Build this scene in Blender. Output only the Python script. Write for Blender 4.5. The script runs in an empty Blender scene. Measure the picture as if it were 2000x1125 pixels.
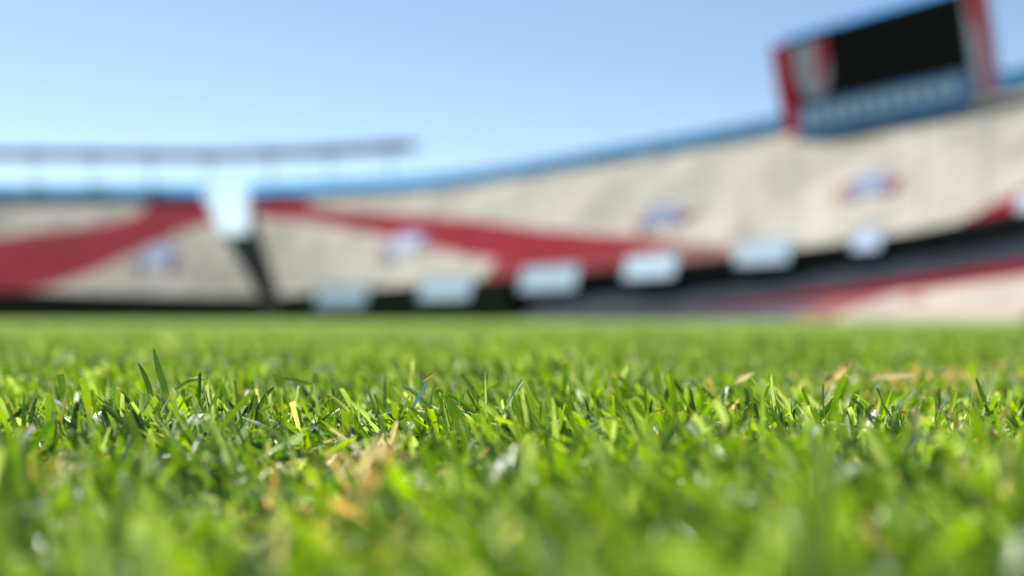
import bpy, bmesh, math, random
import numpy as np
from mathutils import Vector, Matrix

sc = bpy.context.scene
COL = sc.collection
R = math.radians
rng = np.random.default_rng(11)
random.seed(5)

# ------------------------------------------------------------------ camera
EYE = 0.059
FPX = 35.0 / 36.0 * 2000.0
PITCH = math.atan((626 - 562.5) / FPX)
cam_d = bpy.data.cameras.new('camera')
cam = bpy.data.objects.new('camera', cam_d)
COL.objects.link(cam)
cam.location = (0, 0, EYE)
cam.rotation_euler = (R(90) + PITCH, 0, 0)
cam_d.lens = 35
cam_d.sensor_width = 36
cam_d.clip_start = 0.01
cam_d.clip_end = 6000
cam_d.dof.use_dof = True
cam_d.dof.focus_distance = 0.425
cam_d.dof.aperture_fstop = 3.3
cam_d.dof.aperture_blades = 0
sc.camera = cam

# ------------------------------------------------------------------ light
SUN_EL, SUN_AZ = R(56), R(-36)          # ahead of the camera, to the left
sdir = Vector((math.sin(SUN_AZ) * math.cos(SUN_EL), math.cos(SUN_AZ) * math.cos(SUN_EL), math.sin(SUN_EL)))
w = bpy.data.worlds.new('World')
sc.world = w
w.use_nodes = True
nt = w.node_tree
nt.nodes.clear()
sky = nt.nodes.new('ShaderNodeTexSky')
sky.sky_type = 'NISHITA'
sky.sun_disc = False
sky.sun_elevation = SUN_EL
sky.sun_rotation = SUN_AZ
sky.altitude = 0
sky.air_density = 1.0
sky.dust_density = 0.15
sky.ozone_density = 1.1
bgn = nt.nodes.new('ShaderNodeBackground')
bgn.inputs['Strength'].default_value = 0.052
out = nt.nodes.new('ShaderNodeOutputWorld')
nt.links.new(sky.outputs[0], bgn.inputs[0])
nt.links.new(bgn.outputs[0], out.inputs[0])

sun_d = bpy.data.lights.new('sun', 'SUN')
sun_d.energy = 5.0
sun_d.angle = R(0.5)
sun_d.color = (1.0, 0.95, 0.87)
sun = bpy.data.objects.new('sun', sun_d)
COL.objects.link(sun)
sun.rotation_euler = sdir.to_track_quat('Z', 'Y').to_euler()

sc.view_settings.view_transform = 'Standard'
sc.view_settings.look = 'None'
sc.view_settings.exposure = 1.5
sc.view_settings.gamma = 1.0
sc.view_settings.use_curve_mapping = False
sc.render.engine = 'CYCLES'
sc.cycles.use_denoising = True
sc.cycles.max_bounces = 8
sc.cycles.transmission_bounces = 6
sc.cycles.sample_clamp_indirect = 4.0
sc.cycles.use_adaptive_sampling = False

# ------------------------------------------------------------------ helpers
cp, sp = math.cos(PITCH), math.sin(PITCH)


def P(px, py, Y):
    """world point seen at photo pixel (px,py) at world depth Y"""
    a = (px - 1000.0) / FPX
    b = (562.5 - py) / FPX
    dy = cp - b * sp
    dz = sp + b * cp
    s = Y / dy
    return Vector((a * s, Y, EYE + dz * s))


def proj(p):
    x, y, z = p[0], p[1], p[2] - EYE
    d = y * cp + z * sp
    v = -y * sp + z * cp
    return 1000 + x / d * FPX, 562.5 - v / d * FPX


def lut(tab):
    xs = np.array([t[0] for t in tab], float)
    ys = np.array([t[1] for t in tab], float)
    return lambda x: float(np.interp(x, xs, ys))


def smooth_lut(tab, rad=60):
    f = lut(tab)
    return lambda x: sum(f(x + rad * k / 4) for k in range(-4, 5)) / 9


def tag(o, label=None, cat=None, group=None, kind=None):
    if label: o['label'] = label
    if cat: o['category'] = cat
    if group: o['group'] = group
    if kind: o['kind'] = kind
    return o


def empty(name, loc=(0, 0, 0)):
    o = bpy.data.objects.new(name, None)
    o.location = loc
    COL.objects.link(o)
    return o


def link_mesh(name, verts, faces, mats, parent=None, smooth=False, mi=None):
    """verts are world coordinates; a part is shifted into its parent's frame"""
    if parent is not None:
        off = parent_world(parent)
        verts = [Vector(v) - off for v in verts]
    me = bpy.data.meshes.new(name)
    me.from_pydata([tuple(v) for v in verts], [], faces)
    if not isinstance(mats, (list, tuple)): mats = [mats]
    for m in mats: me.materials.append(m)
    if mi is not None: me.polygons.foreach_set('material_index', mi)
    if smooth: me.polygons.foreach_set('use_smooth', [True] * len(me.polygons))
    me.update()
    bm = bmesh.new(); bm.from_mesh(me)
    bmesh.ops.recalc_face_normals(bm, faces=bm.faces)
    bm.to_mesh(me); bm.free()
    o = bpy.data.objects.new(name, me)
    COL.objects.link(o)
    if parent is not None: o.parent = parent
    return o


def parent_world(p):
    v = Vector((0, 0, 0))
    while p is not None:
        v += p.location
        p = p.parent
    return v


class MB:
    def __init__(self): self.v, self.f = [], []

    def obox(self, o, ex, ey, ez, bev=0.0):
        """box from corner o along three edge vectors"""
        o = Vector(o); ex = Vector(ex); ey = Vector(ey); ez = Vector(ez)
        b = len(self.v)
        for k in range(8):
            self.v.append(o + ex * (k & 1) + ey * ((k >> 1) & 1) + ez * ((k >> 2) & 1))
        for q in ((0, 1, 3, 2), (4, 6, 7, 5), (0, 4, 5, 1), (2, 3, 7, 6), (0, 2, 6, 4), (1, 5, 7, 3)):
            self.f.append([b + i for i in q])
        return self

    def cbox(self, c, ax, ay, az):
        c = Vector(c); ax = Vector(ax); ay = Vector(ay); az = Vector(az)
        return self.obox(c - (ax + ay + az) * 0.5, ax, ay, az)

    def tube(self, a, b, r, n=8):
        a = Vector(a); b = Vector(b)
        d = (b - a).normalized()
        u = d.orthogonal().normalized(); v = d.cross(u)
        k0 = len(self.v)
        for p in (a, b):
            for i in range(n):
                t = 2 * math.pi * i / n
                self.v.append(p + (u * math.cos(t) + v * math.sin(t)) * r)
        for i in range(n):
            j = (i + 1) % n
            self.f.append([k0 + i, k0 + j, k0 + n + j, k0 + n + i])
        self.f.append([k0 + i for i in range(n)][::-1])
        self.f.append([k0 + n + i for i in range(n)])
        return self

    def prism(self, pts, ext):
        """closed outline extruded by vector ext"""
        ext = Vector(ext); n = len(pts); b = len(self.v)
        self.v += [Vector(p) for p in pts] + [Vector(p) + ext for p in pts]
        self.f.append([b + i for i in range(n)]); self.f.append([b + n + i for i in range(n)][::-1])
        for i in range(n):
            j = (i + 1) % n
            self.f.append([b + i, b + n + i, b + n + j, b + j])
        return self

    def build(self, name, mat, parent=None, smooth=False):
        return link_mesh(name, self.v, self.f, mat, parent, smooth)


# ------------------------------------------------------------------ materials
def mat(name, col, rough=0.7, var=0.12, scale=0.4, spec=0.3, translucent=0.0, bump=0.0, streak=False):
    m = bpy.data.materials.new(name)
    m.use_nodes = True
    t = m.node_tree
    b = t.nodes['Principled BSDF']
    b.inputs['Roughness'].default_value = rough
    b.inputs['Specular IOR Level'].default_value = spec
    tc = t.nodes.new('ShaderNodeTexCoord')
    nz = t.nodes.new('ShaderNodeTexNoise')
    nz.inputs['Scale'].default_value = scale
    nz.inputs['Detail'].default_value = 5
    nz.inputs['Roughness'].default_value = 0.6
    if streak:
        mp = t.nodes.new('ShaderNodeMapping')
        mp.inputs['Scale'].default_value = (1, 1, 0.25)
        t.links.new(tc.outputs['Object'], mp.inputs[0])
        t.links.new(mp.outputs[0], nz.inputs['Vector'])
    else:
        t.links.new(tc.outputs['Object'], nz.inputs['Vector'])
    rp = t.nodes.new('ShaderNodeValToRGB')
    rp.color_ramp.elements[0].position = 0.3
    rp.color_ramp.elements[1].position = 0.7
    rp.color_ramp.elements[0].color = tuple(max(0, c * (1 - var)) for c in col) + (1,)
    rp.color_ramp.elements[1].color = tuple(min(1, c * (1 + var)) for c in col) + (1,)
    t.links.new(nz.outputs['Fac'], rp.inputs[0])
    t.links.new(rp.outputs[0], b.inputs['Base Color'])
    if bump:
        bp = t.nodes.new('ShaderNodeBump')
        bp.inputs['Strength'].default_value = bump
        t.links.new(nz.outputs['Fac'], bp.inputs['Height'])
        t.links.new(bp.outputs[0], b.inputs['Normal'])
    if translucent:
        tr = t.nodes.new('ShaderNodeBsdfTranslucent')
        t.links.new(rp.outputs[0], tr.inputs[0])
        mx = t.nodes.new('ShaderNodeMixShader')
        mx.inputs[0].default_value = translucent
        t.links.new(b.outputs[0], mx.inputs[1])
        t.links.new(tr.outputs[0], mx.inputs[2])
        t.links.new(mx.outputs[0], t.nodes['Material Output'].inputs[0])
    return m


M_CREAM = mat('pale_seating', (0.24, 0.23, 0.205), 0.85, 0.32, 0.12, spec=0.05, streak=True)
M_RED = mat('red_seating', (0.145, 0.006, 0.013), 0.85, 0.15, 0.12, spec=0.03)
M_PINK = mat('faded_red_seating', (0.115, 0.018, 0.021), 0.85, 0.2, 0.12, spec=0.03)
M_CONC = mat('stained_concrete', (0.24, 0.23, 0.21), 0.85, 0.2, 0.3, spec=0.05)
M_DARK = mat('shaded_concrete', (0.03, 0.029, 0.03), 0.95, 0.3, 0.2, spec=0.03)  # shade under the tier and on end walls is put into this colour
M_NAVY = mat('shade_darkened_blue_seating', (0.028, 0.036, 0.050), 0.85, 0.25, 0.3, spec=0.1)  # blue-grey seats, their colour darkened to hold the overhang's shade
M_BLUE = mat('blue_panel', (0.24, 0.56, 0.84), 0.4, 0.08, 0.3, translucent=0.8)
M_WHITE = mat('sky_shade_tinted_white', (0.48, 0.62, 0.77), 0.5, 0.05, 0.5, translucent=0.2)  # white boards; the blue of their sky-lit shade is in the colour
M_REDP = mat('red_paint', (0.45, 0.02, 0.05), 0.6, 0.1, 0.3, spec=0.1)
M_STEEL = mat('grey_steel', (0.22, 0.23, 0.26), 0.5, 0.1, 0.5)
M_ROOF = mat('maroon_roof_steel', (0.22, 0.14, 0.18), 0.6, 0.15, 0.2)
M_SCREEN = mat('black_screen', (0.008, 0.008, 0.010), 0.6, 0.2, 0.5, spec=0.05)
M_STRIP = mat('blue_grey_board', (0.07, 0.20, 0.50), 0.5, 0.1, 0.5)
M_PALE = mat('pale_blue_board', (0.42, 0.52, 0.74), 0.5, 0.1, 0.5)
M_GREYW = mat('shade_dimmed_white_print', (0.33, 0.33, 0.46), 0.6, 0.06, 0.5)  # white crest, dimmed and tinted in colour as if in sky-lit shade
M_STEP = mat('aisle_concrete', (0.21, 0.20, 0.18), 0.85, 0.2, 0.2, spec=0.05)
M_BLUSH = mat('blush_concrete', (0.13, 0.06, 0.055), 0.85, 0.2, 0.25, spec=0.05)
M_LAV = mat('shade_tinted_wing_white', (0.46, 0.48, 0.66), 0.6, 0.06, 0.5, spec=0.1)  # white wing, lavender of its shaded face mixed into the paint
M_VOM = mat('shade_tinted_entrance_white', (0.60, 0.66, 0.84), 0.6, 0.05, 0.5, spec=0.1, translucent=0.45)  # white entrances; the bluish cast of shade is put into the colour
M_RAIL = mat('dull_red_rail', (0.22, 0.012, 0.026), 0.7, 0.1, 0.3, spec=0.05)
M_APRON = mat('sunlit_apron_concrete', (0.20, 0.18, 0.155), 0.85, 0.2, 0.25, spec=0.05)


# ------------------------------------------------------------------ ground
def und(x, y):
    """gentle unevenness of the turf in metres (numpy friendly)"""
    return (0.0022 * np.sin(x * 19 + 1.3 * np.sin(y * 11)) + 0.0020 * np.sin(y * 16 + 2.1 + 1.1 * np.sin(x * 13))
            + 0.0014 * np.sin(x * 47 + y * 31 + 0.7))


def soil_mat():
    m = bpy.data.materials.new('soil_under_turf')
    m.use_nodes = True
    t = m.node_tree
    b = t.nodes['Principled BSDF']
    b.inputs['Roughness'].default_value = 0.95
    b.inputs['Specular IOR Level'].default_value = 0.1
    tc = t.nodes.new('ShaderNodeTexCoord')
    n1 = t.nodes.new('ShaderNodeTexNoise'); n1.inputs['Scale'].default_value = 90; n1.inputs['Detail'].default_value = 6
    t.links.new(tc.outputs['Object'], n1.inputs['Vector'])
    r1 = t.nodes.new('ShaderNodeValToRGB')
    r1.color_ramp.elements[0].position = 0.35; r1.color_ramp.elements[0].color = (0.035, 0.024, 0.012, 1)
    r1.color_ramp.elements[1].position = 0.7; r1.color_ramp.elements[1].color = (0.10, 0.085, 0.035, 1)
    t.links.new(n1.outputs['Fac'], r1.inputs[0])
    t.links.new(r1.outputs[0], b.inputs['Base Color'])
    bp = t.nodes.new('ShaderNodeBump'); bp.inputs['Strength'].default_value = 0.6; bp.inputs['Distance'].default_value = 0.003
    t.links.new(n1.outputs['Fac'], bp.inputs['Height']); t.links.new(bp.outputs[0], b.inputs['Normal'])
    return m


def turf_mat():
    m = bpy.data.materials.new('far_turf')
    m.use_nodes = True
    t = m.node_tree
    b = t.nodes['Principled BSDF']
    b.inputs['Roughness'].default_value = 0.9
    b.inputs['Specular IOR Level'].default_value = 0.1
    tc = t.nodes.new('ShaderNodeTexCoord')
    n1 = t.nodes.new('ShaderNodeTexNoise'); n1.inputs['Scale'].default_value = 3; n1.inputs['Detail'].default_value = 8
    t.links.new(tc.outputs['Object'], n1.inputs['Vector'])
    r1 = t.nodes.new('ShaderNodeValToRGB')
    r1.color_ramp.elements[0].position = 0.3; r1.color_ramp.elements[0].color = (0.07, 0.11, 0.008, 1)
    r1.color_ramp.elements[1].position = 0.7; r1.color_ramp.elements[1].color = (0.10, 0.17, 0.02, 1)
    t.links.new(n1.outputs['Fac'], r1.inputs[0])
    t.links.new(r1.outputs[0], b.inputs['Base Color'])
    return m


def build_ground():
    m1, m2 = soil_mat(), turf_mat()
    # soil strip with relief close to the lens
    nx, ny = 120, 120
    xs = np.linspace(-2.2, 2.2, nx); ys = np.linspace(-0.3, 2.6, ny)
    v, f = [], []
    for y in ys:
        for x in xs:
            v.append((x, y, float(und(x, y)) - 0.002))
    for j in range(ny - 1):
        for i in range(nx - 1):
            k = j * nx + i
            f.append((k, k + 1, k + nx + 1, k + nx))
    o = link_mesh('soil', v, f, m1, smooth=True); tag(o, kind='structure')
    # the rest of the field: a big sheet, lying just under the soil strip
    v, f = [], []
    rad = [0.0, 3, 8, 20, 60, 160, 400, 1200, 4000]
    n = 48
    v.append((0, 0, -0.02))
    for r in rad[1:]:
        z = -0.02 if r <= 8 else 0.012 if r < 500 else 0.0
        for i in range(n):
            a = 2 * math.pi * i / n
            v.append((r * math.cos(a), r * math.sin(a), z))
    for i in range(n):
        f.append((0, 1 + i, 1 + (i + 1) % n))
    for k in range(len(rad) - 2):
        for i in range(n):
            j = (i + 1) % n
            f.append((1 + k * n + i, 1 + (k + 1) * n + i, 1 + (k + 1) * n + j, 1 + k * n + j))
    o = link_mesh('ground', v, f, m2, smooth=True); tag(o, kind='structure')


build_ground()

# ------------------------------------------------------------------ the bowl
RIM_H = 29.15
rim_py = smooth_lut([(-700, 388), (0, 388), (300, 387), (500, 385), (700, 377), (850, 369), (1000, 351), (1200, 318),
                     (1400, 286), (1530, 262), (1700, 231), (1850, 204), (2000, 176), (2300, 118)])
front_py = smooth_lut([(-700, 560), (0, 568), (300, 578), (520, 581), (600, 574), (680, 568), (850, 554), (1000, 544), (1200, 526),
                       (1400, 506), (1600, 481), (1800, 452), (2000, 408), (2300, 330)], 40)
front_Y = smooth_lut([(-700, 210), (0, 207), (500, 203), (700, 186), (850, 170), (1000, 155), (1400, 121), (1700, 104),
                      (2000, 90), (2300, 77)])


def rim_pt(px):
    Y = (RIM_H - EYE) * FPX / (626 - rim_py(px))
    q = P(px, rim_py(px), Y)
    return Vector((q.x, q.y, RIM_H))


def front_pt(px):
    return P(px, front_py(px), front_Y(px))


red_top = lut([(-700, 560), (0, 464), (71, 453), (142, 446), (213, 435), (267, 420), (302, 390), (330, 375), (480, 375), (592, 378), (606, 402),
               (640, 408), (684, 412), (756, 417), (837, 424), (898, 427), (989, 438), (1042, 447), (1095, 452), (1167, 458),
               (1220, 460), (1330, 470), (1340, 470)])
red_bot = lut([(-700, 600), (0, 572), (71, 566), (107, 557), (178, 532), (249, 498), (320, 468), (356, 450), (409, 435), (489, 418),
               (542, 428), (599, 430), (627, 436), (677, 447), (720, 455), (827, 477), (898, 497), (971, 508), (1042, 513),
               (1095, 508), (1131, 500), (1220, 488), (1302, 480), (1340, 470)])
pink_top = lut([(930, 560), (975, 500), (1042, 505), (1095, 490), (1300, 470), (1400, 478), (1480, 510), (1481, 900)])
pink2_top = lut([(1780, 490), (1800, 462), (1900, 420), (2000, 366), (2300, 270)])


def seat_index(px, py):
    if red_top(px) < py < red_bot(px) and px < 1340: return 1
    if 930 < px < 1430 and py > pink_top(px): return 2 if px < 1250 else 4
    if px > 1790 and py > pink2_top(px): return 2 if px < 1900 else 3
    return 0


def tier(name, parent, pa, pb, n, rows, delta):
    """sloping seating deck, one saw-tooth strip per row"""
    v, f, mi = [], [], []
    pxs = np.linspace(pa, pb, n + 1)
    cols = []
    for px in pxs:
        r, fr = rim_pt(px), front_pt(px + delta(px))
        ring = []
        for k in range(rows):
            a = fr.lerp(r, k / rows); b = fr.lerp(r, (k + 1) / rows)
            h = (b.z - a.z)
            ring.append(a)
            ring.append(Vector((a.x, a.y, a.z + 0.22 * h)))
        ring.append(r)
        cols.append(ring)
    m = len(cols[0])
    for ring in cols: v += ring
    for i in range(n):
        for k in range(m - 1):
            f.append((i * m + k, (i + 1) * m + k, (i + 1) * m + k + 1, i * m + k + 1))
            c = (cols[i][k] + cols[i + 1][k + 1]) * 0.5
            x, y = proj(c)
            mi.append(seat_index(x, y))
    return link_mesh(name, v, f, [M_CREAM, M_RED, M_PINK, M_RED, M_BLUSH], parent, mi=mi)


def up(v, z): return Vector((v.x, v.y, z))


def inward(pt_fn, px):
    a, b = pt_fn(px - 8), pt_fn(px + 8)
    t = (b - a); t.z = 0; t.normalize()
    n = Vector((t.y, -t.x, 0))                 # towards the field
    if n.y > 0: n = -n
    return t, n


def strip_wall(mb, pts_lo, pts_hi, thick_vecs):
    """wall ribbon of thickness following a curve"""
    b = len(mb.v)
    n = len(pts_lo)
    for lo, hi, tv in zip(pts_lo, pts_hi, thick_vecs):
        mb.v += [lo, hi, hi + tv, lo + tv]
    for i in range(n - 1):
        for k in range(4):
            j = (k + 1) % 4
            mb.f.append([b + i * 4 + k, b + (i + 1) * 4 + k, b + (i + 1) * 4 + j, b + i * 4 + j])
    mb.f.append([b, b + 1, b + 2, b + 3]); e = b + (n - 1) * 4
    mb.f.append([e + 3, e + 2, e + 1, e])


def stand(label, pa, pb, n, rows, delta, aisles, recess):
    base = front_pt((pa + pb) / 2); base = Vector((base.x, base.y, 0))
    s = empty('grandstand', base)
    tag(s, label, 'grandstand', 'two halves of the seating bowl')
    tier('seating_tier', s, pa, pb, n, rows, delta)
    # back parapet, lying behind the rim
    bays = max(4, int(round((pb - pa) / 62)))
    edges = np.linspace(pa, pb, bays + 1)
    mb = MB()
    pxs = np.linspace(pa, pb, n + 1)
    lo = [up(rim_pt(p), RIM_H - 0.3) - inward(rim_pt, p)[1] * 0.03 for p in pxs]
    strip_wall(mb, lo, [up(q, RIM_H + 0.7) for q in lo], [-inward(rim_pt, p)[1] * 0.5 for p in pxs])
    mb.build('back_parapet', M_CONC, s)
    for i in range(bays):
        a, b = edges[i], edges[i + 1]
        q = np.linspace(a + 0.6, b - 0.6, 5)
        lo = [up(rim_pt(p), RIM_H + 0.75) - inward(rim_pt, p)[1] * 0.2 for p in q]
        mb = MB(); strip_wall(mb, lo, [up(x, RIM_H + 3.2) for x in lo], [-inward(rim_pt, p)[1] * 0.08 for p in q])
        mb.build('rim_panel', M_BLUE, s)
    mb = MB()
    for e in edges:
        t, nn = inward(rim_pt, e)
        mb.cbox(up(rim_pt(e), RIM_H + 2.1) - nn * 0.24, t * 0.14, nn * 0.2, (0, 0, 2.9))
    o = mb.build('panel_posts', M_STEEL, s); o['kind'] = 'stuff'
    # outer shell wall down to the ground behind
    mb = MB()
    lo = [up(rim_pt(p), 0.0) - inward(rim_pt, p)[1] * 0.6 for p in pxs]
    strip_wall(mb, lo, [up(q, RIM_H + 0.6) for q in lo], [-inward(rim_pt, p)[1] * 0.4 for p in pxs])
    mb.build('outer_wall', M_CONC, s)
    # front fascia + recess
    fp = lambda px: front_pt(px + delta(px))
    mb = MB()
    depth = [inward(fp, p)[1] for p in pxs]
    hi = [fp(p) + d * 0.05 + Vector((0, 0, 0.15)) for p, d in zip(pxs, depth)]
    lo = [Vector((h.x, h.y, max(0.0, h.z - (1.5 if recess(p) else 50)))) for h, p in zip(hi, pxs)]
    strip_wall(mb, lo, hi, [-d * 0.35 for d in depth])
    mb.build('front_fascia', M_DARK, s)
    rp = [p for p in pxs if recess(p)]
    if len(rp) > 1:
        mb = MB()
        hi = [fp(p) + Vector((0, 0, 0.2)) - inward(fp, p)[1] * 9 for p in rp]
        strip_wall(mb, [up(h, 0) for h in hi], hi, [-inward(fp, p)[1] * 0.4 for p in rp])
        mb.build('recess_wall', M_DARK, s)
    # end walls closing the profile at both ends
    for p in (pa, pb):
        r, fr = rim_pt(p), fp(p)
        t, nn = inward(rim_pt, p)
        sgn = 1 if p == pa else -1
        a = [fr + t * sgn * 0.02, up(fr, 0) + t * sgn * 0.02, up(r, 0) + t * sgn * 0.02, r + t * sgn * 0.02]
        a[0].z -= 0.1; a[3].z -= 0.1
        MB().prism(a, t * sgn * 0.4).build('end_wall', M_DARK, s)
    # aisle stairs up the tier
    for px in aisles:
        mb = MB()
        r, fr = rim_pt(px), fp(px)
        t, nn = inward(rim_pt, px)
        N = 40
        for k in range(N):
            a = fr.lerp(r, (k + 0.1) / N); b = fr.lerp(r, (k + 1) / N)
            d = b - a; h = d.z; d.z = 0
            mb.obox(a - t * 0.3 + Vector((0, 0, -0.05)), t * 0.6, d, (0, 0, h * 0.3 + 0.1))
        mb.build('aisle_stair', M_STEP if px == 1020 else M_CREAM, s)
    return s


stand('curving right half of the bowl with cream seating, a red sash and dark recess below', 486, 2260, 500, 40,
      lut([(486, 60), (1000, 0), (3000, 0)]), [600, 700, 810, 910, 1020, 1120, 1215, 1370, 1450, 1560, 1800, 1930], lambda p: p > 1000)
stand('far left half of the bowl with cream seating crossed by a broad red band', -620, 396, 330, 40,
      lambda p: 110.0, [-420, -320, -220, -120, -20, 80, 280, 345], lambda p: False)

# dark low building seen through the slit between the halves
b0 = P(405, 460, 300); b1 = P(520, 456, 300)
sb = empty('service_building', (b0.x, 300, 0))
tag(sb, 'low dark teal building seen through the slit between the two stand halves', 'building')
M_TEAL = mat('dark_teal_wall', (0.03, 0.09, 0.11), 0.7, 0.2, 0.2)
MB().obox((b0.x, 300, 0), (b1.x - b0.x, 0, 0), (0, 14, 0), (0, 0, b0.z)).build('wall', M_TEAL, sb)
MB().obox((b0.x - 0.4, 299.6, b0.z + 0.003), (b1.x - b0.x + 0.8, 0, 0), (0, 14.8, 0), (0, 0, 0.5)).build('roof', M_STEEL, sb)
for k in range(3):
    MB().obox((b0.x + 2 + k * 5.2, 299.9, b0.z - 6), (2.6, 0, 0), (0, 0.2, 0), (0, 0, 3)).build('window', M_SCREEN, sb)


# ------------------------------------------------------------------ lower terrace on the right
lt_px = np.linspace(1010, 2260, 110)
lt_py = smooth_lut([(950, 625), (1250, 621), (1350, 613), (1450, 605), (1600, 589), (1800, 567), (2000, 539), (2300, 490)], 30)
lt_Y = smooth_lut([(950, 152), (1100, 136), (1250, 124), (1350, 117), (1600, 98), (1800, 84), (2000, 73), (2300, 60)], 30)


def lt_pt(px): return P(px, lt_py(px), lt_Y(px))


lt = empty('lower_terrace', up(lt_pt(1700), 0))
tag(lt, 'sunlit low concrete terrace topped by a red rail beside the turf at right', 'terrace')
v, f = [], []
for p in lt_px:
    t, nn = inward(lt_pt, p)
    q = lt_pt(p)
    run = 2.2 + q.z * 1.6
    v += [up(q + nn * run, 0.0), up(q + nn * (run - 0.25), min(0.35, q.z * 0.4)), q, up(q - nn * 0.6, q.z), up(q - nn * 0.6, 0.0)]
for i in range(len(lt_px) - 1):
    for k in range(4):
        f.append((i * 5 + k, (i + 1) * 5 + k, (i + 1) * 5 + k + 1, i * 5 + k + 1))
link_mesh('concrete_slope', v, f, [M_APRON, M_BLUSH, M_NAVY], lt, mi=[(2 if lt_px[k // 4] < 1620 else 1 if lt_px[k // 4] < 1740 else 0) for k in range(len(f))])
mb = MB()
hs = [max(0.25, min(1.15, lt_pt(p).z * 0.6)) for p in lt_px]
los = [lt_pt(p) - inward(lt_pt, p)[1] * 0.2 + Vector((0, 0, 0.01)) for p in lt_px]
strip_wall(mb, los, [l + Vector((0, 0, h)) for l, h in zip(los, hs)], [-inward(lt_pt, p)[1] * 0.08 for p in lt_px])
mb.build('rail_panel', M_RAIL, lt)
# lower tier seats in shade-darkened blue, rising back under the overhang
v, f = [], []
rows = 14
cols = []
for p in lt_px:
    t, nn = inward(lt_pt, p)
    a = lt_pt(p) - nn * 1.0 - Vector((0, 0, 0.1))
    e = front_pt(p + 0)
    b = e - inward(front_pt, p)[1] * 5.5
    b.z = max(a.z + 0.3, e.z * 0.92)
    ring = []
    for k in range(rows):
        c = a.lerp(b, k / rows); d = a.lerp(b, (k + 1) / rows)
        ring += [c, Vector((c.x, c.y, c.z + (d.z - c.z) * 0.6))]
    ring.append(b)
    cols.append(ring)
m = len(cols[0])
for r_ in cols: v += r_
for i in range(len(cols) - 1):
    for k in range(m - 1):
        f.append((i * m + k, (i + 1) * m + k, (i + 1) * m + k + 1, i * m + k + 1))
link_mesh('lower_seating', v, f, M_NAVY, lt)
# a red gate standing in the terrace
g = P(1792, 606, 80)
t, nn = inward(lt_pt, 1792)
gt = empty('red_gate', up(g, 0)); tag(gt, 'narrow red gate set in the pale terrace at far right', 'gate')
MB().obox(up(g, 0) - t * 0.75 + nn * 0.1, t * 1.5, nn * 0.12, (0, 0, 1.9)).build('gate_leaf', M_REDP, gt)
for s_ in (-1, 1):
    MB().obox(up(g, 0) + t * (s_ * 0.85 - 0.08) + nn * 0.05, t * 0.16, nn * 0.22, (0, 0, 2.1)).build('post', M_STEEL, gt)


# ------------------------------------------------------------------ white boards on the fascia
boards = [(672, 577, 96, 46, 'first from the slit'), (875, 563, 98, 48, 'second from the slit'), (1077, 543, 108, 52, 'under the widest part of the red sash'),
          (1276, 520, 98, 50, 'under the thin right tip of the red sash'), (1496, 492, 102, 52, 'largest bright one on the bare cream part'), (1700, 468, 52, 44, 'dimmer narrow one below the biggest vomitory'),
          (2026, 392, 60, 40, 'cut by the right edge of the photo')]
for px, py, wp, hp, where in boards:
    t, nn = inward(front_pt, px)
    q = P(px, py, front_Y(px) - 0.2)
    Y = q.y
    per_m = abs(proj(q + t * 0.5)[0] - proj(q - t * 0.5)[0])
    W = wp / per_m; H = hp * 0.93 / FPX * Y
    c = q + nn * 0.6
    b = empty('advertising_board', c); tag(b, 'white board hung on the dark fascia, ' + where, 'board', 'white boards along the front of the upper tier')
    lean = (Vector((0, 0, 1)) - nn * 0.3).normalized()
    pn = t.cross(lean).normalized()
    if pn.dot(nn) < 0: pn = -pn
    MB().cbox(c, t * W, pn * 0.12, lean * H).build('panel', M_PALE if px == 1700 else M_WHITE, b)
    fr = MB()
    for s_ in (-1, 1):
        fr.cbox(c + lean * s_ * (H / 2 + 0.06), t * (W + 0.24), pn * 0.2, lean * 0.12)
        fr.cbox(c + t * s_ * (W / 2 + 0.06), t * 0.12, pn * 0.2, lean * (H - 0.004))
    fr.build('frame', M_STEEL, b)
    for s_ in (-1, 1):
        k = c + t * s_ * W * 0.35 - pn * 0.07
        MB().tube(k, k - pn * 0.75, 0.07, 6).build('bracket', M_STEEL, b)

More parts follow.
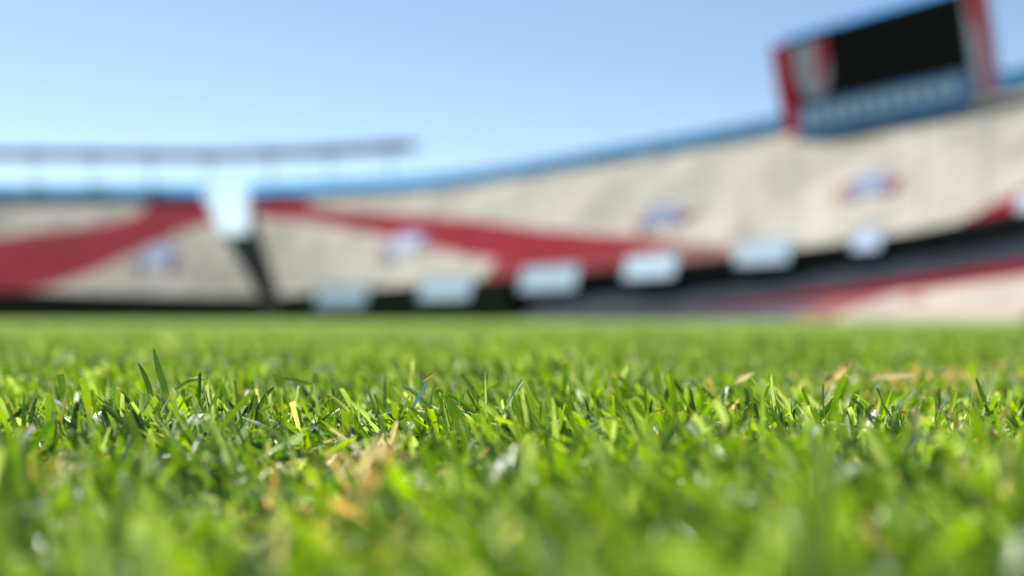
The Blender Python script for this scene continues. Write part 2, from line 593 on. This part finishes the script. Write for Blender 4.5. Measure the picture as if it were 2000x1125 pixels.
# ------------------------------------------------------------------ vomitories in the tier
voms = [(302, 500, 62, 50, 'just below the left red band, greyest of the four', 125), (783, 478, 62, 54, 'against the lower edge of the red sash', 20),
        (1285, 424, 66, 52, 'above the thin right tip of the red sash', 0), (1688, 362, 66, 56, 'largest, with red rails on the bare cream seating', 0)]
for px, py, wp, hp, where, dl in voms:
    # find the point of the tier seen at this pixel
    best = None
    for u in np.linspace(0.05, 0.95, 91):
        pr = px - dl * (1 - u)
        q = front_pt(pr + dl).lerp(rim_pt(pr), u)
        e = abs(proj(q)[1] - (py + hp / 2))
        if best is None or e < best[0]: best = (e, q)
    q = best[1]
    t, nn = inward(rim_pt, px)
    per_m = abs(proj(q + t * 0.5)[0] - proj(q - t * 0.5)[0])
    W = wp / per_m; H = hp / FPX * q.y
    o = empty('vomitory', q); tag(o, 'pale blue-white stair entrance, ' + where, 'stair entrance', 'stair entrances in the upper tier')
    D = H * 0.6
    z0 = q - Vector((0, 0, 0.4))
    for s_ in (-1, 1):
        MB().obox(z0 + t * (s_ * (W / 2 - 0.25) - 0.25), t * 0.5, -nn * D, (0, 0, H * 0.45 + 0.4)).build('side_wall', M_VOM, o)
    MB().obox(z0 - t * (W / 2 - 0.503) - nn * (4.6 if px < 1000 else 1.4) + Vector((0, 0, H * 0.84)), t * (W - 1.006), -nn * 1.5, Vector((0, 0, H * 0.16 + 0.3))).build('lintel', M_VOM, o)
    MB().obox(z0 - t * (W / 2 - 0.503) - nn * 0.15, t * (W - 1.006), -nn * 0.3, (Vector((0, 0, 1)) - nn * (0.72 if px < 1000 else 0.2)) * (H * 0.9 + 0.4)).build('front_panel', M_VOM, o)
    for s_ in (-1, 1):
        mb = MB()
        a = q + t * s_ * (W / 2 + 0.9) + nn * 0.6
        for k in range(4):
            mb.tube(a - nn * k * 1.2 + Vector((0, 0, -0.3 + 0.55 * k)), a - nn * k * 1.2 + Vector((0, 0, 1.5 + 0.55 * k)), 0.09, 6)
        mb.obox(a + t * -0.07 + Vector((0, 0, 0.7)), t * 0.14, -nn * 3.6 + Vector((0, 0, 1.65)), (0, 0, 0.5))
        mb.build('railing', M_REDP, o)

# ------------------------------------------------------------------ roof canopy over the far left stand
def can_pt(px):
    q = rim_pt(px) - inward(rim_pt, px)[1] * 6.0
    return q


can_py = lut([(-700, 300), (0, 301), (400, 304), (600, 296), (795, 284)])
cn = empty('roof_canopy', up(can_pt(300), RIM_H)); tag(cn, 'long thin grey-maroon roof on posts above the far left stand', 'canopy')
pxs = np.linspace(-560, 782, 60)
mb = MB(); mb2 = MB()
cl = []
for p in pxs:
    q = can_pt(p); z = P(p, can_py(p), q.y).z
    cl.append((Vector((q.x, q.y, z)), inward(rim_pt, p)[1]))
strip_wall(mb, [a - Vector((0, 0, 1.1)) for a, n_ in cl], [a + Vector((0, 0, 1.1)) for a, n_ in cl], [-n_ * 0.4 for a, n_ in cl])
mb.build('fascia_beam', M_ROOF, cn)
strip_wall(mb2, [a + Vector((0, 0, 0.55)) - n_ * 0.41 for a, n_ in cl], [a + Vector((0, 0, 0.85)) - n_ * 0.41 for a, n_ in cl], [-n_ * 5 for a, n_ in cl])
mb2.build('roof_slab', M_ROOF, cn)
for p in np.arange(-540, 790, 116):
    q = can_pt(p); n_ = inward(rim_pt, p)[1]
    z = P(p, can_py(p), q.y).z
    q = q - n_ * 0.6
    MB().tube(up(q, 0.0), up(q, z + 0.5), 0.22, 8).build('post', M_STEEL, cn)
    MB().cbox(up(q, z) + n_ * 0.9, n_ * 0.6, n_.cross(Vector((0, 0, 1))) * 3.4, (0, 0, 2.5)).build('light_box', M_ROOF, cn)

# ------------------------------------------------------------------ scoreboard
BL = P(1540, 261, 151); BR = P(1950, 180, 126)
eu = BR - BL; ULEN = eu.length; eu.normalize()
nh = Vector((eu.y, -eu.x, 0)).normalized()
if nh.y > 0: nh = -nh
VL = 13.4
ev = (Vector((0, 0, VL)) + nh * 3.4); VLEN = ev.length; ev.normalize()
en = eu.cross(ev).normalized()
if en.y > 0: en = -en


def S(u, v, d=0.0): return BL + eu * (u * ULEN) + ev * (v * VLEN) + en * d


def slab(mb, u0, u1, v0, v1, d0, d1):
    return mb.obox(S(u0, v0, d0), eu * ((u1 - u0) * ULEN), ev * ((v1 - v0) * VLEN), en * (d1 - d0))


sbd = empty('scoreboard', up((BL + BR) / 2, RIM_H))
tag(sbd, 'big black scoreboard with crest and red side wings leaning over the rim', 'scoreboard')
slab(MB(), 0.075, 0.91, 0.02, 1.0, -1.4, 0).build('cabinet', M_STEEL, sbd)
slab(MB(), 0.08, 0.905, 0.265, 0.985, 0.003, 0.10).build('screen', M_SCREEN, sbd)
slab(MB(), 0.06, 0.90, 1.003, 1.035, -1.5, 0.25).build('top_trim', M_BLUE, sbd)
slab(MB(), -0.02, 0.072, 0.0, 0.97, -1.3, 0.25).build('side_wing', M_REDP, sbd)
wing = slab(MB(), 0.915, 1.0, 0.0, 1.10, -1.3, 0.25).build('side_wing', M_LAV, sbd)
wing['label'] = 'white right wing crossed by a red sash'
MB().prism([S(0.917, 1.09, 0.253), S(0.999, 1.09, 0.253), S(0.999, 0.45, 0.253), S(0.985, 0.02, 0.253), S(0.95, 0.02, 0.253), S(0.955, 0.5, 0.253), S(0.925, 0.8, 0.253)],
           en * 0.03).build('sash', M_REDP, wing)
st = slab(MB(), 0.075, 0.895, -0.09, 0.255, 0.003, 0.45).build('name_strip', M_STRIP, sbd)
for i in range(11):
    u0 = 0.11 + i * 0.0695
    slab(MB(), u0, u0 + 0.046, 0.035, 0.205, 0.453, 0.50).build('pale_tile', M_PALE, st)
# crest: shield outline with red corner and stripe
def shield(cu, cv, w_, h_):
    pts = []
    hw = w_ / 2
    pts += [(-hw, 0.5 * h_), (-0.5 * hw, 0.46 * h_), (0, 0.5 * h_), (0.5 * hw, 0.46 * h_), (hw, 0.5 * h_)]
    for k in range(0, 9):
        a = k / 8
        pts.append((hw * math.cos(a * math.pi / 2) ** 0.8, (0.1 - 0.6 * math.sin(a * math.pi / 2)) * h_))
    for k in range(7, -1, -1):
        a = k / 8
        pts.append((-hw * math.cos(a * math.pi / 2) ** 0.8, (0.1 - 0.6 * math.sin(a * math.pi / 2)) * h_))
    return [(cu + x, cv + y) for x, y in pts]


sh = MB().prism([S(u, v_, 0.103) for u, v_ in shield(0.182, 0.62, 0.18, 0.63)], en * 0.10).build('crest', M_GREYW, sbd)
MB().prism([S(0.225, 0.905, 0.206), S(0.272, 0.905, 0.206), S(0.272, 0.72, 0.206), S(0.205, 0.42, 0.206), S(0.188, 0.43, 0.206)], en * 0.03).build('sash', M_REDP, sh)
for u in (0.08, 0.3, 0.55, 0.82):
    a = S(u, 0.05, -1.5); bq = up(a, RIM_H - 1) - nh * 4
    mb = MB(); mb.tube(S(u, 0.9, -1.41), bq, 0.22, 8); mb.tube(S(u, 0.1, -1.41), bq, 0.22, 8)
    mb.build('support_strut', M_STEEL, sbd)
for u in (0.04, 0.27, 0.5, 0.73, 0.95):
    a = S(u, 0.02, -0.6)
    MB().tube(up(a, RIM_H - 3), a, 0.3, 8).build('leg', M_STEEL, sbd)


# ------------------------------------------------------------------ grass
def leaf_mat(name, stops, trans=0.38, rough=0.34, dry=False):
    m = bpy.data.materials.new(name)
    m.use_nodes = True
    t = m.node_tree
    N, Lk = t.nodes, t.links
    b = N['Principled BSDF']
    b.inputs['Roughness'].default_value = rough
    b.inputs['Specular IOR Level'].default_value = 0.6 if not dry else 0.25
    at = N.new('ShaderNodeAttribute'); at.attribute_name = 'tint'
    al = N.new('ShaderNodeAttribute'); al.attribute_name = 'along'
    ac = N.new('ShaderNodeAttribute'); ac.attribute_name = 'across'
    rp = N.new('ShaderNodeValToRGB')
    while len(rp.color_ramp.elements) < len(stops): rp.color_ramp.elements.new(0.5)
    for e, (p, c) in zip(rp.color_ramp.elements, stops): e.position = p; e.color = (*c, 1)
    Lk.new(at.outputs['Fac'], rp.inputs[0])
    # pale sheath towards the root, browned cut edge at the tip
    ra = N.new('ShaderNodeValToRGB')
    els = ra.color_ramp.elements
    els[0].position = 0.0; els[0].color = (0.75, 0.75, 0.75, 1)
    els[1].position = 0.3; els[1].color = (0, 0, 0, 1)
    Lk.new(al.outputs['Fac'], ra.inputs[0])
    mx1 = N.new('ShaderNodeMix'); mx1.data_type = 'RGBA'
    mx1.inputs['B'].default_value = (0.26, 0.27, 0.10, 1) if not dry else (0.30, 0.22, 0.11, 1)
    Lk.new(ra.outputs[0], mx1.inputs['Factor']); Lk.new(rp.outputs[0], mx1.inputs['A'])
    rb = N.new('ShaderNodeMapRange')
    rb.inputs['From Min'].default_value = 0.965; rb.inputs['From Max'].default_value = 1.0
    rb.inputs['To Max'].default_value = 0.75
    Lk.new(al.outputs['Fac'], rb.inputs['Value'])
    mx2 = N.new('ShaderNodeMix'); mx2.data_type = 'RGBA'
    mx2.inputs['B'].default_value = (0.34, 0.27, 0.10, 1)
    Lk.new(rb.outputs[0], mx2.inputs['Factor']); Lk.new(mx1.outputs['Result'], mx2.inputs['A'])
    # blotches
    tc = N.new('ShaderNodeTexCoord')
    nz = N.new('ShaderNodeTexNoise'); nz.inputs['Scale'].default_value = 260; nz.inputs['Detail'].default_value = 3
    Lk.new(tc.outputs['Object'], nz.inputs['Vector'])
    mr = N.new('ShaderNodeMapRange'); mr.inputs['To Min'].default_value = 0.72; mr.inputs['To Max'].default_value = 1.28
    Lk.new(nz.outputs['Fac'], mr.inputs['Value'])
    # parallel veins
    ms = N.new('ShaderNodeMath'); ms.operation = 'MULTIPLY'; ms.inputs[1].default_value = 34
    Lk.new(ac.outputs['Fac'], ms.inputs[0])
    sn = N.new('ShaderNodeMath'); sn.operation = 'SINE'; Lk.new(ms.outputs[0], sn.inputs[0])
    vr = N.new('ShaderNodeMapRange'); vr.inputs['From Min'].default_value = -1; vr.inputs['To Min'].default_value = 0.86; vr.inputs['To Max'].default_value = 1.12
    Lk.new(sn.outputs[0], vr.inputs['Value'])
    mm = N.new('ShaderNodeMath'); mm.operation = 'MULTIPLY'
    Lk.new(mr.outputs[0], mm.inputs[0]); Lk.new(vr.outputs[0], mm.inputs[1])
    mx3 = N.new('ShaderNodeVectorMath'); mx3.operation = 'SCALE'
    Lk.new(mx2.outputs['Result'], mx3.inputs[0]); Lk.new(mm.outputs[0], mx3.inputs['Scale'])
    Lk.new(mx3.outputs[0], b.inputs['Base Color'])
    bp = N.new('ShaderNodeBump'); bp.inputs['Strength'].default_value = 0.35; bp.inputs['Distance'].default_value = 0.0003
    Lk.new(sn.outputs[0], bp.inputs['Height']); Lk.new(bp.outputs[0], b.inputs['Normal'])
    tr = N.new('ShaderNodeBsdfTranslucent')
    tcx = N.new('ShaderNodeVectorMath'); tcx.operation = 'MULTIPLY'
    tcx.inputs[1].default_value = (1.65, 1.65, 0.5) if not dry else (1.1, 1.0, 0.8)
    Lk.new(mx3.outputs[0], tcx.inputs[0]); Lk.new(tcx.outputs[0], tr.inputs[0])
    ms2 = N.new('ShaderNodeMixShader'); ms2.inputs[0].default_value = trans
    Lk.new(b.outputs[0], ms2.inputs[1]); Lk.new(tr.outputs[0], ms2.inputs[2])
    Lk.new(ms2.outputs[0], N['Material Output'].inputs[0])
    return m


M_LEAF = leaf_mat('grass_leaf', [(0.0, (0.018, 0.062, 0.014)), (0.30, (0.078, 0.165, 0.005)), (0.62, (0.178, 0.30, 0.003)), (0.80, (0.235, 0.33, 0.007)), (0.88, (0.24, 0.36, 0.15)), (1.0, (0.42, 0.50, 0.30))])  # pale end stops paint in the sky and sun sheen of broad blades
M_STRAW = leaf_mat('dry_straw', [(0.0, (0.46, 0.30, 0.06)), (0.5, (0.62, 0.46, 0.13)), (1.0, (0.70, 0.63, 0.33))], 0.45, 0.6, dry=True)


def blades(x, y, z, L, wd, az, a0, a1, tw0, tw1, fold, pointed, tint, nseg=4):
    n = len(x)
    t = np.linspace(0, 1, nseg + 1)
    tm = (t[1:] + t[:-1]) / 2
    inc = a0[:, None] + a1[:, None] * tm[None]
    ca, sa = np.cos(az)[:, None], np.sin(az)[:, None]
    seg = np.stack([np.sin(inc) * ca, np.sin(inc) * sa, np.cos(inc)], -1) * (L / nseg)[:, None, None]
    C = np.concatenate([np.zeros((n, 1, 3)), np.cumsum(seg, 1)], 1) + np.stack([x, y, z], -1)[:, None]
    inct = a0[:, None] + a1[:, None] * t[None]
    T = np.stack([np.sin(inct) * ca, np.sin(inct) * sa, np.cos(inct)], -1)
    W0 = np.stack([-np.sin(az), np.cos(az), 0 * az], -1)[:, None, :] * np.ones((1, nseg + 1, 1))
    Nn = np.cross(T, W0)
    tw = tw0[:, None] + tw1[:, None] * t[None]
    Wv = W0 * np.cos(tw)[..., None] + Nn * np.sin(tw)[..., None]
    Nv = np.cross(T, Wv)
    prof_b = np.interp(t, [0, .35, .8, 1], [.62, 1, .95, .84])
    prof_p = prof_b * np.clip(1 - t ** 3, .05, 1)
    prof = np.where(pointed[:, None], prof_p[None], prof_b[None]) * wd[:, None] / 2
    Lf = C - Wv * prof[..., None]
    Rt = C + Wv * prof[..., None]
    Ce = C - Nv * (prof * fold[:, None])[..., None]
    slant = rng.uniform(-.5, .5, n) * wd * (~pointed)
    Lf[:, -1] += T[:, -1] * slant[:, None]; Rt[:, -1] -= T[:, -1] * slant[:, None]
    V = np.stack([Lf, Ce, Rt], 2)                       # n, seg+1, 3, 3
    along = np.broadcast_to(t[None, :, None], V.shape[:3])
    across = np.broadcast_to(np.array([-1., 0., 1.])[None, None], V.shape[:3])
    tn = np.broadcast_to(tint[:, None, None], V.shape[:3])
    k = np.arange(nseg * 2)
    r, c = k // 2, k % 2
    q = np.stack([r * 3 + c, r * 3 + c + 1, (r + 1) * 3 + c + 1, (r + 1) * 3 + c], -1)
    F = (np.arange(n) * (nseg + 1) * 3)[:, None, None] + q[None]
    return V.reshape(-1, 3), F.reshape(-1, 4), tn.ravel(), along.ravel(), across.ravel()


def mesh_from(parts, name, mats):
    V = np.concatenate([p[0] for p in parts]); offs = np.cumsum([0] + [len(p[0]) for p in parts[:-1]])
    F = np.concatenate([p[1] + o for p, o in zip(parts, offs)])
    MI = np.concatenate([np.full(len(p[1]), p[5], np.int32) for p in parts])
    me = bpy.data.meshes.new(name)
    me.vertices.add(len(V)); me.vertices.foreach_set('co', V.astype(np.float32).ravel())
    me.loops.add(F.size); me.loops.foreach_set('vertex_index', F.astype(np.int32).ravel())
    me.polygons.add(len(F))
    me.polygons.foreach_set('loop_start', np.arange(0, F.size, 4, dtype=np.int32))
    me.polygons.foreach_set('loop_total', np.full(len(F), 4, np.int32))
    for m_ in mats: me.materials.append(m_)
    me.polygons.foreach_set('material_index', MI)
    me.polygons.foreach_set('use_smooth', np.ones(len(F), bool))
    for nm, i in (('tint', 2), ('along', 3), ('across', 4)):
        a = me.attributes.new(nm, 'FLOAT', 'POINT')
        a.data.foreach_set('value', np.concatenate([p[i] for p in parts]).astype(np.float32))
    me.update(calc_edges=True)
    o = bpy.data.objects.new(name, me); COL.objects.link(o)
    return o


def fnoise(x, y, s, ph):
    return (np.sin(x * s + ph + 1.7 * np.sin(y * s * .7 + ph * 2)) + np.sin(y * s * 1.1 + ph * 3 + 1.5 * np.sin(x * s * .6 + ph))) * .5


# bare, thatchy spots (x, y, radius, strength)
SPOTS = [(-0.034, 0.225, 0.03, .75), (-0.038, 0.335, 0.022, .9), (-0.046, 0.285, 0.028, .95), (0.30, 0.72, 0.12, .75), (0.40, 0.80, 0.14, .7), (0.19, 0.60, 0.05, .6), (-0.19, 0.33, 0.035, .8),
         (-0.20, 0.57, 0.05, .55), (0.19, 0.50, 0.03, .6), (0.205, 0.42, 0.035, .6), (0.09, 0.255, 0.03, .5), (-0.07, 0.37, 0.03, .6)]


def bare(x, y):
    b = np.zeros_like(x)
    for sx, sy, r, s in SPOTS: b = np.maximum(b, s * np.exp(-((x - sx) ** 2 + (y - sy) ** 2) / r ** 2))
    return b


def scatter(n, d0, d1, power, half=0.78, pad=0.06):
    """positions in a fan ahead of the lens; power 1 = even density"""
    u = rng.random(n)
    if power == 1: d = np.sqrt(d0 ** 2 + u * (d1 ** 2 - d0 ** 2))
    else: d = d0 * (d1 / d0) ** u                       # density falling with the square of distance
    x = rng.uniform(-1, 1, n) * (half * d + pad)
    return x, d


def make_turf():
    parts = []
    # --- sharp zone and foreground
    def upright(n, d0, d1, power, nseg, wscale, lscale=1.0):
        x, y = scatter(n, d0, d1, power)
        cl = fnoise(x, y, 42, 0.4) * .5 + fnoise(x, y, 95, 2.2) * .5
        keep = rng.random(n) < (0.78 + 0.35 * cl) * (1 - bare(x, y))
        x, y, cl = x[keep], y[keep], cl[keep]; k = len(x)
        b = bare(x, y)
        z = und(x, y) - .001
        L = rng.normal(.0225, .006, k).clip(.010, .040) * (1 + .16 * cl + .14 * fnoise(x, y, 17, 1.1)) * (1 - .45 * b) * lscale
        wd = rng.normal(.0020, .0007, k).clip(.0008, .0042) * wscale
        mean = math.pi + .9 * fnoise(x, y, 9, .8)        # tips mostly lean to the left
        az = np.where(rng.random(k) < .72, mean + rng.normal(0, .75, k), rng.uniform(0, 2 * math.pi, k))
        a0 = np.abs(rng.normal(.44, .28, k)); a1 = rng.normal(.45, .4, k)
        pointed = rng.random(k) < .36
        tint = (rng.normal(.38, .25, k) + .12 * cl).clip(0, .86)
        odd = rng.random(k); tint = np.where(odd < .2, rng.uniform(.86, 1, k), tint)  # a share of blades gets the painted pale sheen
        parts.append((*blades(x, y, z, L, wd, az, a0, a1, rng.normal(0, .7, k), rng.normal(0, .8, k), np.abs(rng.normal(.28, .22, k)), pointed, tint, nseg), 0))
    upright(112000, .085, 1.35, 1, 5, 1.0)
    upright(75000, 1.3, 14, 2, 3, 1.7, 1.0)
    # --- low, flattened older leaves
    def low(n, d0, d1, power, wscale):
        x, y = scatter(n, d0, d1, power)
        keep = rng.random(n) < 1 - .6 * bare(x, y)
        x, y = x[keep], y[keep]; k = len(x)
        z = und(x, y) + rng.uniform(0, .006, k)
        parts.append((*blades(x, y, z, rng.normal(.021, .006, k).clip(.008, .04), rng.normal(.003, .0008, k).clip(.0012, .005) * wscale,
                              rng.uniform(0, 2 * math.pi, k), rng.uniform(.7, 1.3, k), rng.normal(.35, .4, k), rng.normal(0, .6, k), rng.normal(0, 1, k),
                              np.abs(rng.normal(.2, .2, k)), rng.random(k) < .5, rng.normal(.33, .2, k).clip(0, .9), 4), 0))
    low(32000, .085, 1.35, 1, 1.0)
    low(14000, 1.3, 12, 2, 1.6)
    g = mesh_from(parts, 'grass', [M_LEAF, M_STRAW])
    tag(g, 'dense short mown green turf grass, sharp in a band and blurred elsewhere', 'grass', kind='stuff')
    # --- dry litter
    parts = []
    def litter(n, d0, d1, power, wscale, base, gain):
        x, y = scatter(n, d0, d1, power)
        keep = rng.random(n) < base + gain * bare(x, y)
        x, y = x[keep], y[keep]; k = len(x)
        b = bare(x, y)
        z = und(x, y) + rng.uniform(0, .004 + .006 * b, k)
        up_ = rng.random(k) < .25
        parts.append((*blades(x, y, z, rng.normal(.017, .006, k).clip(.006, .034), rng.normal(.0019, .0007, k).clip(.0006, .004) * wscale,
                              rng.uniform(0, 2 * math.pi, k), np.where(up_, rng.uniform(.3, .9, k), rng.uniform(1.1, 1.55, k)), rng.normal(.1, .35, k),
                              rng.normal(0, .8, k), rng.normal(0, 1.2, k), np.abs(rng.normal(.3, .3, k)), rng.random(k) < .6,
                              rng.uniform(.3, 1, k), 4), 0))
    litter(36000, .1, 1.4, 1, 1.0, .10, .75)
    litter(9000, 1.3, 9, 2, 1.8, .3, .5)
    th = mesh_from(parts, 'thatch', [M_STRAW])
    tag(th, 'dry tan thatch and straw clippings lying between the grass blades', 'thatch', kind='stuff')


make_turf()


# ------------------------------------------------------------------ single pieces one can point at
def ribbon(name, label, cat, pts, widths, material, tint, fold=.25, side=None, group=None):
    """a leaf with its own middle fold, through world points"""
    n = len(pts)
    pts = [Vector(p) for p in pts]
    # refine
    fine, fw = [], []
    for i in range(n - 1):
        p0 = pts[max(0, i - 1)]; p1 = pts[i]; p2 = pts[i + 1]; p3 = pts[min(n - 1, i + 2)]
        for k in range(4):
            u = k / 4
            fine.append(0.5 * ((2 * p1) + (p2 - p0) * u + (2 * p0 - 5 * p1 + 4 * p2 - p3) * u * u + (3 * p1 - p0 - 3 * p2 + p3) * u ** 3))
            fw.append(widths[i] * (1 - u) + widths[i + 1] * u)
    fine.append(pts[-1]); fw.append(widths[-1])
    v = []; al = []; ac = []
    m_ = len(fine)
    for i, p in enumerate(fine):
        T = (fine[min(m_ - 1, i + 1)] - fine[max(0, i - 1)]).normalized()
        s = Vector(side) if side else T.cross(Vector((0, -1, 0.25)))
        s = (s - T * s.dot(T)).normalized()
        nn = T.cross(s)
        h = fw[i] / 2
        v += [p - s * h, p - nn * h * fold * 2, p + s * h]
        al += [i / (m_ - 1)] * 3; ac += [-1, 0, 1]
    f = []
    for i in range(m_ - 1):
        for c in (0, 1):
            f.append((i * 3 + c, i * 3 + c + 1, i * 3 + c + 4, i * 3 + c + 3))
    o0 = pts[0].copy()
    me = bpy.data.meshes.new(name)
    me.from_pydata([tuple(a - o0) for a in v], [], f)
    me.materials.append(material)
    me.polygons.foreach_set('use_smooth', [True] * len(me.polygons))
    for nm, vals in (('tint', [tint] * len(v)), ('along', al), ('across', ac)):
        a = me.attributes.new(nm, 'FLOAT', 'POINT'); a.data.foreach_set('value', vals)
    o = bpy.data.objects.new(name, me); o.location = o0; COL.objects.link(o)
    tag(o, label, cat, group)
    return o


GB = 'grass blades standing out of the turf'
def gb(label, pix, d, wpx, tint, dd=0.0, mat_=None, name='grass_blade', cat='grass blade', fold=.2):
    if d > 0.4: d *= 0.89
    side = (0.15, 0.75, 0.6) if name == 'dry_leaf' else None
    n = len(pix)
    pts = [P(x, y, d + dd * i / (n - 1)) for i, (x, y) in enumerate(pix)]
    ws = [wp * d / FPX for wp in wpx]
    return ribbon(name, label, cat, pts, ws, mat_ or M_LEAF, tint, fold, side, group=GB if name == 'grass_blade' else None)


gb('tallest dark green blade rising above the turf at left', [(332, 800), (322, 760), (309, 718), (300, 680)], .50, [9, 13, 12, 3], .12)
gb('dark slim blade leaning left beside the tallest blade', [(300, 795), (292, 760), (282, 732), (269, 708)], .495, [9, 11, 9, 2], .05)
gb('dark blunt-cut blade with pale top near the left edge', [(126, 790), (122, 760), (118, 730)], .49, [12, 14, 14], .2)
gb('bright yellow-green upright blade left of the tallest blade', [(176, 815), (169, 775), (160, 738)], .46, [11, 15, 11], .72)
gb('dark blade bent like a hook right of the tallest blade', [(498, 840), (505, 800), (522, 770), (536, 756)], .47, [8, 10, 8, 3], .1)
gb('upright dark blade standing left of the hooked blade', [(500, 845), (494, 790), (493, 742)], .475, [9, 11, 5], .15)
gb('long thin green blade lying nearly flat above the hooked blade', [(610, 752), (570, 742), (528, 732)], .54, [5, 7, 3], .3)
gb('pale green blade arching low between the tall blades', [(345, 762), (372, 745), (408, 740)], .53, [8, 14, 4], .66)
gb('dark blade leaning left in the middle of the sharp band', [(945, 800), (925, 765), (900, 728)], .5, [8, 11, 3], .15)
gb('broad dark green blade in the centre leaning left', [(905, 850), (890, 810), (870, 770)], .46, [18, 22, 8], .22)
gb('dark leaning blade with bright edge right of centre', [(1135, 845), (1118, 800), (1096, 762)], .475, [9, 13, 4], .1)
gb('dark upright slim blade at far right of the sharp band', [(1930, 800), (1918, 770), (1906, 738)], .49, [8, 10, 4], .1)
gb('yellow-green blade pair member leaning right at far right', [(1852, 815), (1862, 785), (1868, 760)], .47, [7, 10, 3], .7)
M_FIBRE = mat('pale_blue_fibre', (0.45, 0.68, 0.80), 0.35, 0.1, 300, spec=0.5)
gb('pale blue-white frayed fibre standing in the centre', [(800, 812), (812, 785), (828, 755), (836, 742)], .475, [5, 6, 4, 2], .5, mat_=M_FIBRE, name='fibre', cat='fibre')
gb('brown dry tip resting on the pale blue fibre', [(826, 744), (836, 736), (851, 727)], .477, [4, 6, 2], .15, mat_=M_STRAW, name='straw', cat='straw')
gb('thin dark twig lying level right of centre', [(1235, 818), (1268, 808), (1306, 797)], .48, [3, 4, 3], .0, mat_=M_STRAW, name='twig', cat='twig')
gb('orange-tan dry leaf catching the sun at right', [(1612, 742), (1632, 734), (1650, 716), (1664, 700)], .62, [8, 26, 22, 5], .45, mat_=M_STRAW, name='dry_leaf', cat='dry leaf', fold=.35)
gb('small tan dry leaf left of the orange leaf', [(1435, 748), (1452, 738), (1472, 728)], .60, [6, 16, 4], .75, mat_=M_STRAW, name='dry_leaf', cat='dry leaf')
gb('flat pale tan dry leaf right of the orange leaf', [(1700, 738), (1740, 734), (1790, 730)], .66, [8, 18, 6], .8, mat_=M_STRAW, name='dry_leaf', cat='dry leaf')
gb('brown curled dry leaf lying at right in the sharp band', [(1758, 802), (1780, 808), (1805, 820), (1815, 832)], .475, [6, 16, 18, 6], .2, mat_=M_STRAW, name='dry_leaf', cat='dry leaf', fold=.5)
gb('curled tan straw right of the centre near the leaning blade', [(1222, 828), (1210, 838), (1196, 845), (1168, 840)], .47, [3, 7, 8, 4], .8, mat_=M_STRAW, name='straw', cat='straw')
gb('pale straw stalk bundle left of centre, upright stem', [(752, 880), (765, 850), (775, 822)], .43, [10, 14, 6], .95, mat_=M_STRAW, name='straw', cat='straw')


def tuft(label, px, py, d, n, spread, hgt, wpx, seed):
    """a bunch of dry straws fanning out from one root"""
    rnd = random.Random(seed)
    root = P(px, py, d)
    root.z = max(root.z, 0.002)
    e = empty('straw_tuft', root)
    tag(e, label, 'straw')
    for i in range(n):
        a = rnd.uniform(-1, 1)
        tip = P(px + a * spread + rnd.uniform(-10, 10), py - hgt * rnd.uniform(.45, 1.0) * (1 - .35 * abs(a)), d + rnd.uniform(-.03, .03))
        b0 = root + Vector((rnd.uniform(-.006, .006), rnd.uniform(-.008, .008), -.004))
        mid = b0.lerp(tip, .5) + Vector((rnd.uniform(-.002, .002), 0, rnd.uniform(0, .004)))
        w_ = wpx * d / FPX * rnd.uniform(.6, 1.3)
        o = ribbon('straw', None, None, [b0, mid, tip], [w_ * .7, w_, w_ * .25], M_STRAW, rnd.uniform(.35, 1), .3)
        o.location = o.location - root
        o.parent = e


tuft('blurred golden straw tuft in the foreground left of centre', 700, 950, .285, 18, 120, 115, 8, 3)
tuft('paler straw tuft close behind the golden one', 730, 912, .33, 20, 85, 70, 7, 8)
tuft('blurred straw tuft near the left edge of the foreground', 90, 935, .28, 7, 130, 65, 7, 5)
